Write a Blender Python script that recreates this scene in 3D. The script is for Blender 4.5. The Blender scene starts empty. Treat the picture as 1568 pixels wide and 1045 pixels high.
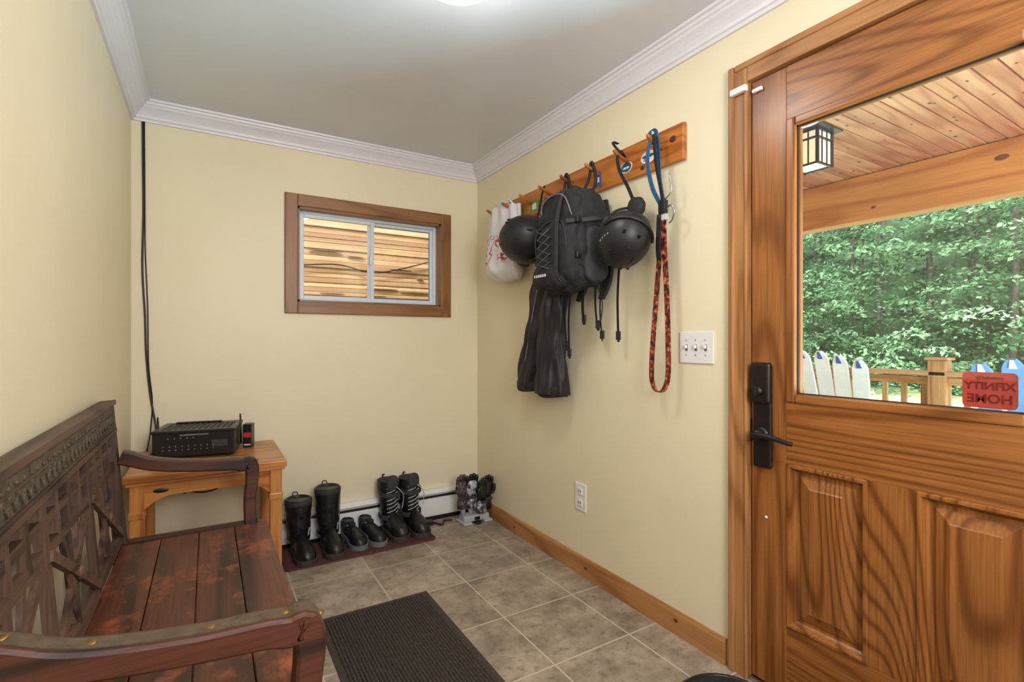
import bpy, bmesh, math, random
from mathutils import Vector, Matrix, Euler, noise
random.seed(7)
S=bpy.context.scene
XL,XR,YB,YF,ZC=-0.342,1.672,3.24,-1.3,2.465
# ---------------------------------------------------------------- materials
def srgb(r,g,b):
    f=lambda c:(c/255/12.92) if c/255<=0.04045 else ((c/255+0.055)/1.055)**2.4
    return (f(r),f(g),f(b),1)
def newmat(name):
    m=bpy.data.materials.new(name); m.use_nodes=True
    nt=m.node_tree; nt.nodes.clear()
    o=nt.nodes.new('ShaderNodeOutputMaterial'); p=nt.nodes.new('ShaderNodeBsdfPrincipled')
    nt.links.new(p.outputs[0],o.inputs[0])
    return m,nt,p,o
def N(nt,t,**k):
    n=nt.nodes.new(t)
    for a,v in k.items(): setattr(n,a,v)
    return n
def ramp(nt,fac,stops):
    r=N(nt,'ShaderNodeValToRGB'); e=r.color_ramp.elements
    while len(e)<len(stops): e.new(0.5)
    for i,(p,c) in enumerate(stops): e[i].position=p; e[i].color=c
    nt.links.new(fac,r.inputs[0]); return r.outputs[0]
def coords(nt,scale=(1,1,1),loc=(0,0,0)):
    tc=N(nt,'ShaderNodeTexCoord'); mp=N(nt,'ShaderNodeMapping')
    mp.inputs['Scale'].default_value=scale; mp.inputs['Location'].default_value=loc
    nt.links.new(tc.outputs['Object'],mp.inputs[0]); return mp.outputs[0]
def noiseN(nt,vec,scale,detail=3,rough=0.5):
    n=N(nt,'ShaderNodeTexNoise'); n.inputs['Scale'].default_value=scale
    n.inputs['Detail'].default_value=detail; n.inputs['Roughness'].default_value=rough
    nt.links.new(vec,n.inputs['Vector']); return n.outputs[0]
def bump(nt,p,h,strength,dist=0.01):
    b=N(nt,'ShaderNodeBump'); b.inputs['Strength'].default_value=strength; b.inputs['Distance'].default_value=dist
    nt.links.new(h,b.inputs['Height']); nt.links.new(b.outputs[0],p.inputs['Normal'])
def plain(name,col,rough=0.5,metal=0,var=0.12,nscale=30,bmp=0.0,spec=0.5):
    m,nt,p,o=newmat(name); v=coords(nt); n=noiseN(nt,v,nscale,4)
    a=tuple(c*(1-var) for c in col[:3])+(1,); b=tuple(min(1,c*(1+var)) for c in col[:3])+(1,)
    nt.links.new(ramp(nt,n,[(0.3,a),(0.7,b)]),p.inputs['Base Color'])
    p.inputs['Roughness'].default_value=rough; p.inputs['Metallic'].default_value=metal
    p.inputs['Specular IOR Level'].default_value=spec
    if bmp: bump(nt,p,n,bmp)
    return m
def wood(name,dark,light,axis='Z',scale=5.0,rings=14,rough=0.35,stretch=0.1,fine=0.35,bmp=0.05,loc=(0.37,0.71,0.13),det=1.0):
    m,nt,p,o=newmat(name)
    ax='XYZ'.index(axis); sc=[1,1,1]; sc[ax]=stretch
    v=coords(nt,sc,loc)
    n=noiseN(nt,v,scale,det,0.4)
    mu=N(nt,'ShaderNodeMath',operation='MULTIPLY'); mu.inputs[1].default_value=rings*6.283; nt.links.new(n,mu.inputs[0])
    si=N(nt,'ShaderNodeMath',operation='SINE'); nt.links.new(mu.outputs[0],si.inputs[0])
    ma=N(nt,'ShaderNodeMath',operation='MULTIPLY_ADD'); ma.inputs[1].default_value=.5; ma.inputs[2].default_value=.5
    nt.links.new(si.outputs[0],ma.inputs[0])
    mid=tuple((a*.3+b*.7) for a,b in zip(dark,light))
    c1=ramp(nt,ma.outputs[0],[(0.0,dark),(0.28,mid),(0.75,light)])
    sc2=[1,1,1]; sc2[ax]=0.03
    v2=coords(nt,sc2); f=noiseN(nt,v2,160,3,0.6)
    d=tuple([1-fine]*3)+(1,)
    c2=ramp(nt,f,[(0.35,d),(0.6,(1,1,1,1))])
    mx=N(nt,'ShaderNodeMix',data_type='RGBA',blend_type='MULTIPLY'); mx.inputs[0].default_value=1
    nt.links.new(c1,mx.inputs[6]); nt.links.new(c2,mx.inputs[7])
    n3=noiseN(nt,coords(nt),3.1,2)
    c3=ramp(nt,n3,[(0.3,(0.85,0.83,0.81,1)),(0.7,(1.0,1.0,1.0,1))])
    mx2=N(nt,'ShaderNodeMix',data_type='RGBA',blend_type='MULTIPLY'); mx2.inputs[0].default_value=1
    nt.links.new(mx.outputs[2],mx2.inputs[6]); nt.links.new(c3,mx2.inputs[7])
    nt.links.new(mx2.outputs[2],p.inputs['Base Color']); p.inputs['Roughness'].default_value=rough
    if bmp: bump(nt,p,f,bmp,0.002)
    return m
def woodset(name,*a,**k): return {ax:wood(name+'_'+ax.lower(),*a,axis=ax,**k) for ax in 'XYZ'}
def emis(name,col,s):
    m,nt,p,o=newmat(name); p.inputs['Base Color'].default_value=col
    p.inputs['Emission Color'].default_value=col; p.inputs['Emission Strength'].default_value=s; return m
def glassmat(name,refl=0.06):
    m,nt,p,o=newmat(name); nt.nodes.remove(p)
    t=N(nt,'ShaderNodeBsdfTransparent'); g=N(nt,'ShaderNodeBsdfGlossy'); g.inputs['Roughness'].default_value=0.02
    x=N(nt,'ShaderNodeMixShader'); x.inputs[0].default_value=refl
    nt.links.new(t.outputs[0],x.inputs[1]); nt.links.new(g.outputs[0],x.inputs[2]); nt.links.new(x.outputs[0],o.inputs[0]); return m

M_wall=plain('cream_wall_paint',srgb(230,219,189),0.45,var=0.02,nscale=2.5)
M_ceil=plain('ceiling_paint',srgb(212,215,222),0.3,var=0.03,nscale=2)
M_crown=plain('crown_white_paint',srgb(222,220,228),0.35,var=0.02)
M_white=plain('white_plastic',srgb(228,226,226),0.35,var=0.02)
M_vinyl=plain('white_vinyl',srgb(212,220,230),0.3,var=0.02)
M_black=plain('black_plastic',srgb(22,22,24),0.35,var=0.2)
M_blackm=plain('black_metal',srgb(34,30,29),0.32,metal=0.6,var=0.2)
M_fabric=plain('black_fabric',srgb(31,29,34),0.8,var=0.35,nscale=25,bmp=0.3)
M_fabric2=plain('charcoal_fabric',srgb(50,48,54),0.75,var=0.25,nscale=60,bmp=0.3)
M_pants=plain('black_nylon',srgb(30,25,33),0.6,var=0.3,nscale=14,bmp=0.4)
M_leather=plain('black_leather',srgb(24,23,24),0.38,var=0.3,nscale=35,bmp=0.4)
M_rubber=plain('rubber_sole',srgb(62,52,48),0.8,var=0.25)
M_grey=plain('grey_fabric',srgb(110,108,112),0.8,var=0.2)
M_lace=plain('lace_white',srgb(190,188,185),0.7)
M_brass=plain('brass',srgb(160,124,68),0.45,metal=1)
M_silver=plain('silver_metal',srgb(190,190,195),0.25,metal=1)
M_red=plain('red_print',srgb(190,35,40),0.5)
M_oak=woodset('oak_door',srgb(132,78,34),srgb(166,106,54),scale=3.6,rings=26,rough=0.3,stretch=0.08,fine=0.32,det=.6)
M_oakp=wood('oak_panel',srgb(122,70,28),srgb(167,107,54),axis='Z',scale=4.0,rings=26,rough=0.3,stretch=0.20,fine=0.32,det=.4)
M_case=woodset('stained_trim',srgb(156,104,60),srgb(184,132,82),scale=6,rings=8,rough=0.38,fine=0.22)
M_wcase=woodset('window_trim_wood',srgb(126,84,46),srgb(152,104,60),scale=6,rings=8,rough=0.4,fine=0.22)
M_base=wood('pine_baseboard',srgb(164,110,64),srgb(192,138,84),axis='Y',scale=6,rings=6,rough=0.4,fine=0.2)
M_rack=wood('pine_rack',srgb(166,92,34),srgb(200,124,54),axis='Y',scale=8,rings=8,rough=0.3,fine=0.2)
M_pine=woodset('pine_table',srgb(168,98,42),srgb(208,140,74),scale=6,rings=8,rough=0.3,fine=0.2)
M_bench=woodset('bench_wood',srgb(44,24,18),srgb(88,46,32),scale=6,rings=5,rough=0.42,fine=0.45)
M_lat=woodset('bench_lattice_wood',srgb(62,44,36),srgb(106,78,64),scale=8,rings=5,rough=0.55,fine=0.45)
M_seat=wood('bench_seat_wood',srgb(56,28,20),srgb(104,54,36),axis='Y',scale=6,rings=4,rough=0.36,fine=0.5)
M_carve=plain('carved_rail',srgb(82,70,58),0.6,var=0.4,nscale=60,bmp=0.8)
nt=M_seat.node_tree; p=[n for n in nt.nodes if n.type=='BSDF_PRINCIPLED'][0]
src=p.inputs['Base Color'].links[0].from_socket
nn=noiseN(nt,coords(nt,(1,0.7,1)),9,6,0.7); fac=ramp(nt,nn,[(0.53,(0,0,0,1)),(0.70,(.85,.85,.85,1))])
mx=N(nt,'ShaderNodeMix',data_type='RGBA'); nt.links.new(fac,mx.inputs[0]); nt.links.new(src,mx.inputs[6])
mx.inputs[7].default_value=srgb(168,88,52); nt.links.new(mx.outputs[2],p.inputs['Base Color'])
# tile floor
M_tile,nt,p,o=newmat('stone_tile')
vec=coords(nt,(1,1,1),(-0.735+3.8,-2.285+3.8,0))
br=N(nt,'ShaderNodeTexBrick'); br.offset=0; br.squash=1
br.inputs['Scale'].default_value=1; br.inputs['Brick Width'].default_value=0.38; br.inputs['Row Height'].default_value=0.38
br.inputs['Mortar Size'].default_value=0.0038; br.inputs['Mortar Smooth'].default_value=0.2
br.inputs['Color1'].default_value=(1,1,1,1); br.inputs['Color2'].default_value=(0.78,0.77,0.76,1); br.inputs['Mortar'].default_value=(1,1,1,1)
nt.links.new(vec,br.inputs['Vector'])
n1=noiseN(nt,vec,6,9,0.72); c=ramp(nt,n1,[(0.32,srgb(124,112,100)),(0.5,srgb(162,147,130)),(0.68,srgb(194,179,160))])
n2=noiseN(nt,vec,26,8,0.75); c2=ramp(nt,n2,[(0.38,(0.62,0.59,0.57,1)),(0.48,(1,1,1,1))])
mx=N(nt,'ShaderNodeMix',data_type='RGBA',blend_type='MULTIPLY'); mx.inputs[0].default_value=1
nt.links.new(c,mx.inputs[6]); nt.links.new(c2,mx.inputs[7])
mx2=N(nt,'ShaderNodeMix',data_type='RGBA',blend_type='MULTIPLY'); mx2.inputs[0].default_value=1
nt.links.new(mx.outputs[2],mx2.inputs[6]); nt.links.new(br.outputs['Color'],mx2.inputs[7])
mx3=N(nt,'ShaderNodeMix',data_type='RGBA'); nt.links.new(br.outputs['Fac'],mx3.inputs[0])
nt.links.new(mx2.outputs[2],mx3.inputs[6]); mx3.inputs[7].default_value=srgb(194,182,162)
nt.links.new(mx3.outputs[2],p.inputs['Base Color']); p.inputs['Roughness'].default_value=0.36
inv=N(nt,'ShaderNodeMath',operation='SUBTRACT'); inv.inputs[0].default_value=1; nt.links.new(br.outputs['Fac'],inv.inputs[1])
bump(nt,p,inv.outputs[0],0.4,0.004)

# ---------------------------------------------------------------- mesh builder
class B:
    def __init__(s,name): s.name=name; s.bm=bmesh.new(); s.mats=[]
    def mi(s,m):
        if m not in s.mats: s.mats.append(m)
        return s.mats.index(m)
    def add(s,bm,mat,smooth=False,mx=None):
        if mx is not None: bmesh.ops.transform(bm,matrix=mx,verts=bm.verts)
        i=s.mi(mat)
        for f in bm.faces: f.material_index=i; f.smooth=smooth
        me=bpy.data.meshes.new('t'); bm.to_mesh(me); bm.free(); s.bm.from_mesh(me); bpy.data.meshes.remove(me)
    def box(s,lo,hi,mat,bev=0.0,mx=None,seg=2):
        bm=bmesh.new(); bmesh.ops.create_cube(bm,size=1)
        lo=Vector(lo);hi=Vector(hi);d=hi-lo
        for v in bm.verts: v.co=Vector((v.co.x*d.x,v.co.y*d.y,v.co.z*d.z))+(lo+hi)/2
        if bev>0: bmesh.ops.bevel(bm,geom=bm.edges[:],offset=min(bev,min(abs(d.x),abs(d.y),abs(d.z))*.45),segments=seg,affect='EDGES',profile=.5)
        s.add(bm,mat,False,mx)
    def loft(s,rings,mat,cap=True,smooth=True,mx=None,closed=True):
        bm=bmesh.new(); R=[[bm.verts.new(p) for p in r] for r in rings]; n=len(rings[0])
        for a,b in zip(R[:-1],R[1:]):
            for i in range(n if closed else n-1):
                j=(i+1)%n
                try: bm.faces.new((a[i],a[j],b[j],b[i]))
                except ValueError: pass
        if cap and closed:
            for r in (R[0],R[-1]):
                try: bm.faces.new(r)
                except ValueError: pass
        bmesh.ops.remove_doubles(bm,verts=bm.verts,dist=1e-6)
        bmesh.ops.recalc_face_normals(bm,faces=bm.faces)
        s.add(bm,mat,smooth,mx)
    def tube(s,pts,r,mat,seg=8,sub=0,mx=None,flat=None,cap=True):
        pts=[Vector(p) for p in pts]
        rs=r if isinstance(r,(list,tuple)) else [r]*len(pts)
        if sub: pts,rs=spline(pts,rs,sub)
        rings=[]; up=None
        for i,p in enumerate(pts):
            t=(pts[min(i+1,len(pts)-1)]-pts[max(i-1,0)]).normalized()
            if up is None:
                up=Vector((0,0,1)) if abs(t.z)<.9 else Vector((0,1,0))
            a=t.cross(up).normalized(); up=a.cross(t).normalized()
            rings.append([p+(a*math.cos(2*math.pi*k/seg)+up*math.sin(2*math.pi*k/seg))*rs[i] for k in range(seg)])
        s.loft(rings,mat,cap,True,mx)
    def ribbon(s,pts,w,th,wdir,mat,sub=0,mx=None,smooth=False):
        pts=[Vector(p) for p in pts]; ws=w if isinstance(w,(list,tuple)) else [w]*len(pts)
        if sub: pts,ws=spline(pts,ws,sub)
        wd=Vector(wdir).normalized(); rings=[]
        for i,p in enumerate(pts):
            t=(pts[min(i+1,len(pts)-1)]-pts[max(i-1,0)]).normalized()
            n=t.cross(wd).normalized(); W=wd*ws[i]/2; T=n*th/2
            rings.append([p+W+T,p-W+T,p-W-T,p+W-T])
        s.loft(rings,mat,True,smooth,mx)
    def cyl(s,p0,p1,r,mat,r1=None,seg=16):
        s.tube([p0,p1],[r,r if r1 is None else r1],mat,seg)
    def bar(s,p0,p1,w,th,nrm,mat):
        p0=Vector(p0);p1=Vector(p1); t=(p1-p0).normalized(); n=Vector(nrm).normalized(); a=t.cross(n).normalized()*w/2; n=n*th/2
        s.loft([[p+a+n,p-a+n,p-a-n,p+a-n] for p in (p0,p1)],mat,True,False)
    def sell(s,c,r,mat,e1=1,e2=1,mx=None,nz=0,nf=8,u=32,v=20,seed=0,xmax=None):
        pw=lambda x,e: math.copysign(abs(x)**e,x)
        rings=[]
        for i in range(v+1):
            ph=-math.pi/2+math.pi*i/v; ring=[]
            for j in range(u):
                th=2*math.pi*j/u
                q=Vector((r[0]*pw(math.cos(ph),e1)*pw(math.cos(th),e2),r[1]*pw(math.cos(ph),e1)*pw(math.sin(th),e2),r[2]*pw(math.sin(ph),e1)))
                if nz:
                    q+=q.normalized()*(noise.noise(q*nf+Vector((seed,seed*1.7,3)))*nz+noise.noise(q*nf*2.7+Vector((seed,5,3)))*nz*.4)
                q=q+Vector(c)
                if xmax is not None: q.x=min(q.x,xmax)
                ring.append(q)
            rings.append(ring)
        s.loft(rings,mat,False,True,mx)
    def prism(s,poly,axis,a,b,mat,mx=None,smooth=False):
        def P(p,h):
            return {'X':(h,p[0],p[1]),'Y':(p[0],h,p[1]),'Z':(p[0],p[1],h)}[axis]
        s.loft([[Vector(P(p,a)) for p in poly],[Vector(P(p,b)) for p in poly]],mat,True,smooth,mx)
    def rectrings(s,rings,mat):
        bm=bmesh.new(); R=[[bm.verts.new(p) for p in r] for r in rings]
        for a,b in zip(R[:-1],R[1:]):
            for i in range(4):
                j=(i+1)%4; bm.faces.new((a[i],a[j],b[j],b[i]))
        bm.faces.new(R[-1]); bmesh.ops.recalc_face_normals(bm,faces=bm.faces); s.add(bm,mat)
    def done(s,parent=None,recenter=True):
        me=bpy.data.meshes.new(s.name)
        c=Vector((0,0,0))
        if recenter and len(s.bm.verts):
            xs=[v.co for v in s.bm.verts]
            lo=Vector((min(v.x for v in xs),min(v.y for v in xs),min(v.z for v in xs))); hi=Vector((max(v.x for v in xs),max(v.y for v in xs),max(v.z for v in xs)))
            c=Vector(((lo.x+hi.x)/2,(lo.y+hi.y)/2,lo.z))
            bmesh.ops.translate(s.bm,vec=-c,verts=s.bm.verts)
        s.bm.to_mesh(me); s.bm.free()
        for m in s.mats: me.materials.append(m)
        ob=bpy.data.objects.new(s.name,me); ob.location=c; bpy.context.collection.objects.link(ob)
        if parent: ob.parent=parent; ob.matrix_parent_inverse=parent.matrix_world.inverted()
        return ob
def spline(pts,rs,sub):
    P=[];R=[];n=len(pts)
    for i in range(n-1):
        p0=pts[max(i-1,0)];p1=pts[i];p2=pts[i+1];p3=pts[min(i+2,n-1)]
        for k in range(sub):
            t=k/sub
            P.append(0.5*((2*p1)+(p2-p0)*t+(2*p0-5*p1+4*p2-p3)*t*t+(3*p1-p0-3*p2+p3)*t**3)); R.append(rs[i]+(rs[i+1]-rs[i])*t)
    P.append(pts[-1]);R.append(rs[-1]); return P,R
def T(x,y,z,rz=0,rx=0,ry=0): return Matrix.Translation((x,y,z))@Euler((rx,ry,rz)).to_matrix().to_4x4()

# ---------------------------------------------------------------- shell
TH=0.14
b=B('floor'); b.box((XL-TH,YF-TH,-0.1),(XR+TH,YB+TH,0),M_tile); b.done(recenter=False)
b=B('ceiling'); b.box((XL-TH,YF-TH,ZC),(XR+TH,YB+TH,ZC+0.1),M_ceil); b.done()
b=B('wall_left'); b.box((XL-TH,YF-TH,0),(XL,YB+TH,ZC),M_wall); b.done()
b=B('wall_front'); b.box((XL,YF-TH,0),(XR,YF,ZC),M_wall); b.done()
WX0,WX1,WZ0,WZ1=0.458,1.385,1.458,2.032
b=B('wall_back')
b.box((XL,YB,0),(XR,YB+TH,WZ0),M_wall); b.box((XL,YB,WZ1),(XR,YB+TH,ZC),M_wall)
b.box((XL,YB,WZ0),(WX0,YB+TH,WZ1),M_wall); b.box((WX1,YB,WZ0),(XR,YB+TH,WZ1),M_wall); b.done()
DY0,DY1,DZ1=0.215,1.112,2.168
b=B('wall_right')
b.box((XR,DY1,0),(XR+TH,YB+TH,ZC),M_wall); b.box((XR,YF-TH,0),(XR+TH,DY0,ZC),M_wall); b.box((XR,DY0,DZ1),(XR+TH,DY1,ZC),M_wall); b.done()
prof=[(0,-.098),(.012,-.098),(.014,-.086),(.022,-.082),(.026,-.070),(.034,-.058),(.046,-.044),(.058,-.034),(.062,-.026),(.070,-.022),(.072,-.012),(.084,-.010),(.086,0)]
b=B('trim_1'); rings=[]
for (x,y,sx,sy) in ((XL,YF,1,1),(XL,YB,1,-1),(XR,YB,-1,-1),(XR,YF,-1,1),(XL,YF,1,1)):
    rings.append([Vector((x+sx*d,y+sy*d,ZC+z)) for d,z in prof])
b.loft(rings,M_crown,cap=False,smooth=False,closed=False); b.done()
b=B('baseboard_right'); b.prism([(XR,0),(XR-.016,0),(XR-.016,.085),(XR-.010,.098),(XR,.098)],'Y',1.19,YB,M_base)
for y,z in ((2.0,.05),(2.7,.04),(1.42,.06)): b.sell((XR-.016,y,z),(.001,.012,.008),plain('baseboard_knot',srgb(90,46,24),.5),u=10,v=6)
b.done()
b=B('baseboard_left'); b.prism([(XL,0),(XL+.016,0),(XL+.016,.085),(XL+.010,.098),(XL,.098)],'Y',YF,YB,M_base); b.done()
b=B('baseboard_heater')
hp=[(YB,.03),(YB-.055,.03),(YB-.058,.045),(YB-.058,.145),(YB-.045,.160),(YB-.045,.172),(YB-.052,.180),(YB-.035,.205),(YB,.205)]
b.prism([(q[0],q[1]) for q in hp],'X',0.36,1.60,M_white)
b.box((0.36,YB-.050,.0),(1.60,YB-.01,.03),M_black)
b.box((0.37,YB-.060,.156),(1.59,YB-.04,.168),M_black)
b.box((1.585,YB-.062,0.0),(1.625,YB,.208),M_white,.004); b.done()

# ---------------------------------------------------------------- window_1
b=B('window_1'); cw=.072
for lo,hi,ax in (((WX0-cw,WZ0-cw),(WX0,WZ1+cw),'Z'),((WX1,WZ0-cw),(WX1+cw,WZ1+cw),'Z'),((WX0,WZ1),(WX1,WZ1+cw),'X'),((WX0,WZ0-cw),(WX1,WZ0),'X')):
    b.box((lo[0],YB-.018,lo[1]),(hi[0],YB,hi[1]),M_wcase[ax],.004)
j=.012
b.box((WX0,YB,WZ0),(WX0+j,YB+.06,WZ1),M_wcase['Z']); b.box((WX1-j,YB,WZ0),(WX1,YB+.06,WZ1),M_wcase['Z'])
b.box((WX0,YB,WZ1-j),(WX1,YB+.06,WZ1),M_wcase['X']); b.box((WX0,YB,WZ0),(WX1,YB+.06,WZ0+j),M_wcase['X'])
def vframe(b,x0,x1,z0,z1,y0,y1,w,mat,bev=.003):
    b.box((x0,y0,z0),(x0+w,y1,z1),mat,bev); b.box((x1-w,y0,z0),(x1,y1,z1),mat,bev)
    b.box((x0+w,y0,z0),(x1-w,y1,z0+w),mat,bev); b.box((x0+w,y0,z1-w),(x1-w,y1,z1),mat,bev)
fx0,fx1,fz0,fz1=WX0+.005,WX1-.005,WZ0+.005,WZ1-.005
vframe(b,fx0,fx1,fz0,fz1,YB+.06,YB+.12,.022,M_vinyl)
mid=(fx0+fx1)/2+.0
vframe(b,fx0+.020,mid+.018,fz0+.019,fz1-.019,YB+.068,YB+.088,.022,M_vinyl)
vframe(b,mid-.018,fx1-.020,fz0+.019,fz1-.019,YB+.092,YB+.112,.022,M_vinyl)
vframe(b,mid+.006,fx1-.042,fz0+.041,fz1-.041,YB+.090,YB+.093,.006,plain('green_gasket',srgb(60,95,85),.5))
M_glass=glassmat('window_glass',.05)
b.box((fx0+.04,YB+.076,fz0+.04),(mid,YB+.080,fz1-.04),M_glass); b.box((mid,YB+.100,fz0+.04),(fx1-.04,YB+.104,fz1-.04),M_glass)
b.box((mid-.012,YB+.055,1.72),(mid+.004,YB+.07,1.78),M_vinyl,.004)
b.done()

# ---------------------------------------------------------------- door
b=B('trim_2'); cw=.074
CY0,CY1=DY0-.06,DY1-.012; ZT=DZ1+cw-.012
b.box((XR-.014,CY1+.002,0),(XR,CY1+cw-.002,ZT-.003),M_case['Z'],.003)
b.box((XR-.022,CY1+cw-.024,0),(XR,CY1+cw,ZT),M_case['Z'],.006)
b.box((XR-.018,CY1,0),(XR,CY1+.012,DZ1-.014),M_case['Z'],.004)
b.box((XR-.014,CY0-.02,0),(XR,DY0+.01,ZT-.003),M_case['Z'],.003)
b.box((XR-.0145,DY0+.011,DZ1-.012),(XR,CY1+.0015,ZT-.004),M_case['Y'],.003)
b.box((XR-.0215,DY0+.011,ZT-.024),(XR,CY1+cw-.025,ZT-.001),M_case['Y'],.006)
b.box((XR,CY1,0),(XR+TH,DY1,DZ1-.013),M_case['Z']); b.box((XR,DY0,0),(XR+TH,DY0+.012,DZ1-.013),M_case['Z']); b.box((XR,DY0,DZ1-.012),(XR+TH,DY1,DZ1),M_case['Y'])
b.box((XR+.055,CY1-.012,0),(XR+.075,CY1,DZ1-.013),M_case['Z'])
b.box((XR-.005,DY0+.013,-.0),(XR+TH,CY1-.001,.014),M_silver,.003)
b.done()
b=B('door_1'); y0,y1,z0,z1=.232,1.095,.018,2.152; xf=XR+.006; xb=xf+.044
ys0,ys1=.355,.968
b.box((xf,ys1,z0),(xb,y1,z1),M_oak['Z'],.002); b.box((xf,y0,z0),(xb,ys0,z1),M_oak['Z'],.002)
b.box((xf,ys0,1.972),(xb,ys1,z1),M_oak['Y'],.001); b.box((xf,ys0,.805),(xb,ys1,1.012),M_oak['Y'],.001)
b.box((xf,ys0,z0),(xb,ys1,.25),M_oak['Y'],.001)
m0,m1=.605,.722
b.box((xf,m0,.25),(xb,m1,.805),M_oakp,.001)
def rpanel(ya,yb_,za,zb_):
    prof=[(0,0),(.004,-.006),(.012,-.006),(.020,.010),(.026,.016),(.036,.016),(.042,.012),(.070,.003),(.074,.0)]
    rings=[[Vector((xf+d,ya+i,za+i)),Vector((xf+d,yb_-i,za+i)),Vector((xf+d,yb_-i,zb_-i)),Vector((xf+d,ya+i,zb_-i))] for i,d in prof]
    b.rectrings(rings,M_oakp)
    b.box((xb-.012,ya,za),(xb-.004,yb_,zb_),M_oakp)
rpanel(m1,ys1,.25,.805); rpanel(ys0,m0,.25,.805)
gw=.030
def bead(x0,x1):
    b.box((x0,ys1-gw,1.012),(x1,ys1,1.972),M_oak['Z'],.006); b.box((x0,ys0,1.012),(x1,ys0+gw,1.972),M_oak['Z'],.006)
    b.box((x0,ys0+gw,1.012),(x1,ys1-gw,1.012+gw),M_oak['Y'],.006); b.box((x0,ys0+gw,1.972-gw),(x1,ys1-gw,1.972),M_oak['Y'],.006)
bead(xf-.008,xf+.014); bead(xb-.014,xb+.006)
b.box((xf+.016,ys0+.01,1.02),(xf+.020,ys1-.01,1.965),M_glass)
dark=plain('glass_seal',srgb(60,45,40),.5)
vz=(1.012+gw,1.972-gw)
b.box((xf+.012,ys1-gw-.004,vz[0]),(xf+.016,ys1-gw,vz[1]),dark); b.box((xf+.012,ys0+gw,vz[0]),(xf+.016,ys1-gw,vz[0]+.004),dark); b.box((xf+.012,ys0+gw,vz[1]-.004),(xf+.016,ys1-gw,vz[1]),dark)
L=plain('oil_rubbed_bronze',srgb(44,36,36),.4,metal=.5)
yc=1.048
b.box((xf-.016,yc-.034,.775),(xf,yc+.034,1.135),L,.012,seg=3)
b.box((xf-.030,yc-.037,1.00),(xf-.004,yc+.037,1.145),L,.012,seg=3)
b.cyl((xf-.046,yc,1.045),(xf-.02,yc,1.045),.016,L); b.box((xf-.058,yc-.005,1.028),(xf-.040,yc+.005,1.062),L,.003)
b.cyl((xf-.055,yc,.892),(xf-.01,yc,.892),.019,L); b.cyl((xf-.022,yc,.892),(xf-.014,yc,.892),.027,L)
b.tube([(xf-.052,yc+.012,.892),(xf-.056,yc-.02,.895),(xf-.056,yc-.06,.893),(xf-.052,yc-.10,.885),(xf-.046,yc-.125,.880)],[.011,.011,.009,.008,.007],L,10,4)
b.box((xf-.004,y1-.002,.86),(xf+.03,y1+.003,.94),L)
b.cyl((xf-.004,1.04,.60),(xf+.002,1.04,.60),.005,M_white)
b.done()
b=B('door_sensor')
b.box((XR-.034,CY1-.006,2.118),(XR-.0145,CY1+.060,2.142),M_white,.005); b.box((xf-.014,CY1-.050,2.108),(xf-.0005,CY1-.012,2.122),M_white,.004); b.done()
b=B('window_sticker'); M_st=plain('sticker_red',srgb(176,62,48),.5); M_st2=plain('sticker_text',srgb(110,22,22),.5)
sx=xf+.0235; yy0,yy1,zz0,zz1=.405,.512,1.048,1.140
def rrect(x0,x1,y0,y1,r,n=6):
    o=[]
    for cx,cy,a0 in ((x1-r,y1-r,0),(x0+r,y1-r,90),(x0+r,y0+r,180),(x1-r,y0+r,270)):
        for k in range(n+1):
            a=math.radians(a0+90*k/n); o.append((cx+r*math.cos(a),cy+r*math.sin(a)))
    return o
b.prism(rrect(yy0,yy1,zz0,zz1,.012),'X',sx,sx+.001,M_st); st=b.done()
for txt,zz,sz in (('XFINITY',1.096,.0265),('HOME',1.062,.031),('protected by',1.123,.010)):
    cu=bpy.data.curves.new('t','FONT'); cu.body=txt; cu.size=sz; cu.align_x='CENTER'; cu.extrude=.0003; cu.offset=.0008
    o=bpy.data.objects.new('tt',cu); bpy.context.collection.objects.link(o); bpy.context.view_layer.update()
    me=bpy.data.meshes.new_from_object(o.evaluated_get(bpy.context.evaluated_depsgraph_get())); bpy.data.objects.remove(o)
    me.materials.clear(); me.materials.append(M_st2)
    t=bpy.data.objects.new('sticker_text',me); bpy.context.collection.objects.link(t)
    t.matrix_world=Matrix(((0,0,1,sx-.0006),(1,0,0,(yy0+yy1)/2),(0,1,0,zz),(0,0,0,1)))
    bpy.context.view_layer.update(); mw=t.matrix_world.copy(); t.parent=st; t.matrix_parent_inverse=st.matrix_world.inverted(); t.matrix_world=mw

# ---------------------------------------------------------------- switch & outlet
b=B('light_switch')
b.box((XR-.007,1.246,1.130),(XR,1.408,1.258),M_white,.004)
for k in range(3):
    y=1.327+(k-1)*.046; b.box((XR-.0085,y-.006,1.180),(XR-.004,y+.006,1.206),M_grey,.001); b.box((XR-.020,y-.004,1.190),(XR-.006,y+.004,1.204),M_white,.002)
    for zz in (1.164,1.224): b.cyl((XR-.009,y,zz),(XR-.004,y,zz),.003,M_silver,seg=8)
b.done()
b=B('wall_outlet'); b.box((XR-.007,2.010,.330),(XR,2.098,.474),M_white,.004)
for zz in (.372,.432):
    b.box((XR-.011,2.036,zz-.018),(XR-.004,2.072,zz+.018),M_white,.004)
    for dy in (-.007,.007): b.box((XR-.012,2.054+dy-.0015,zz-.004),(XR-.0105,2.054+dy+.0015,zz+.008),M_black)
b.done()

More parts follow.
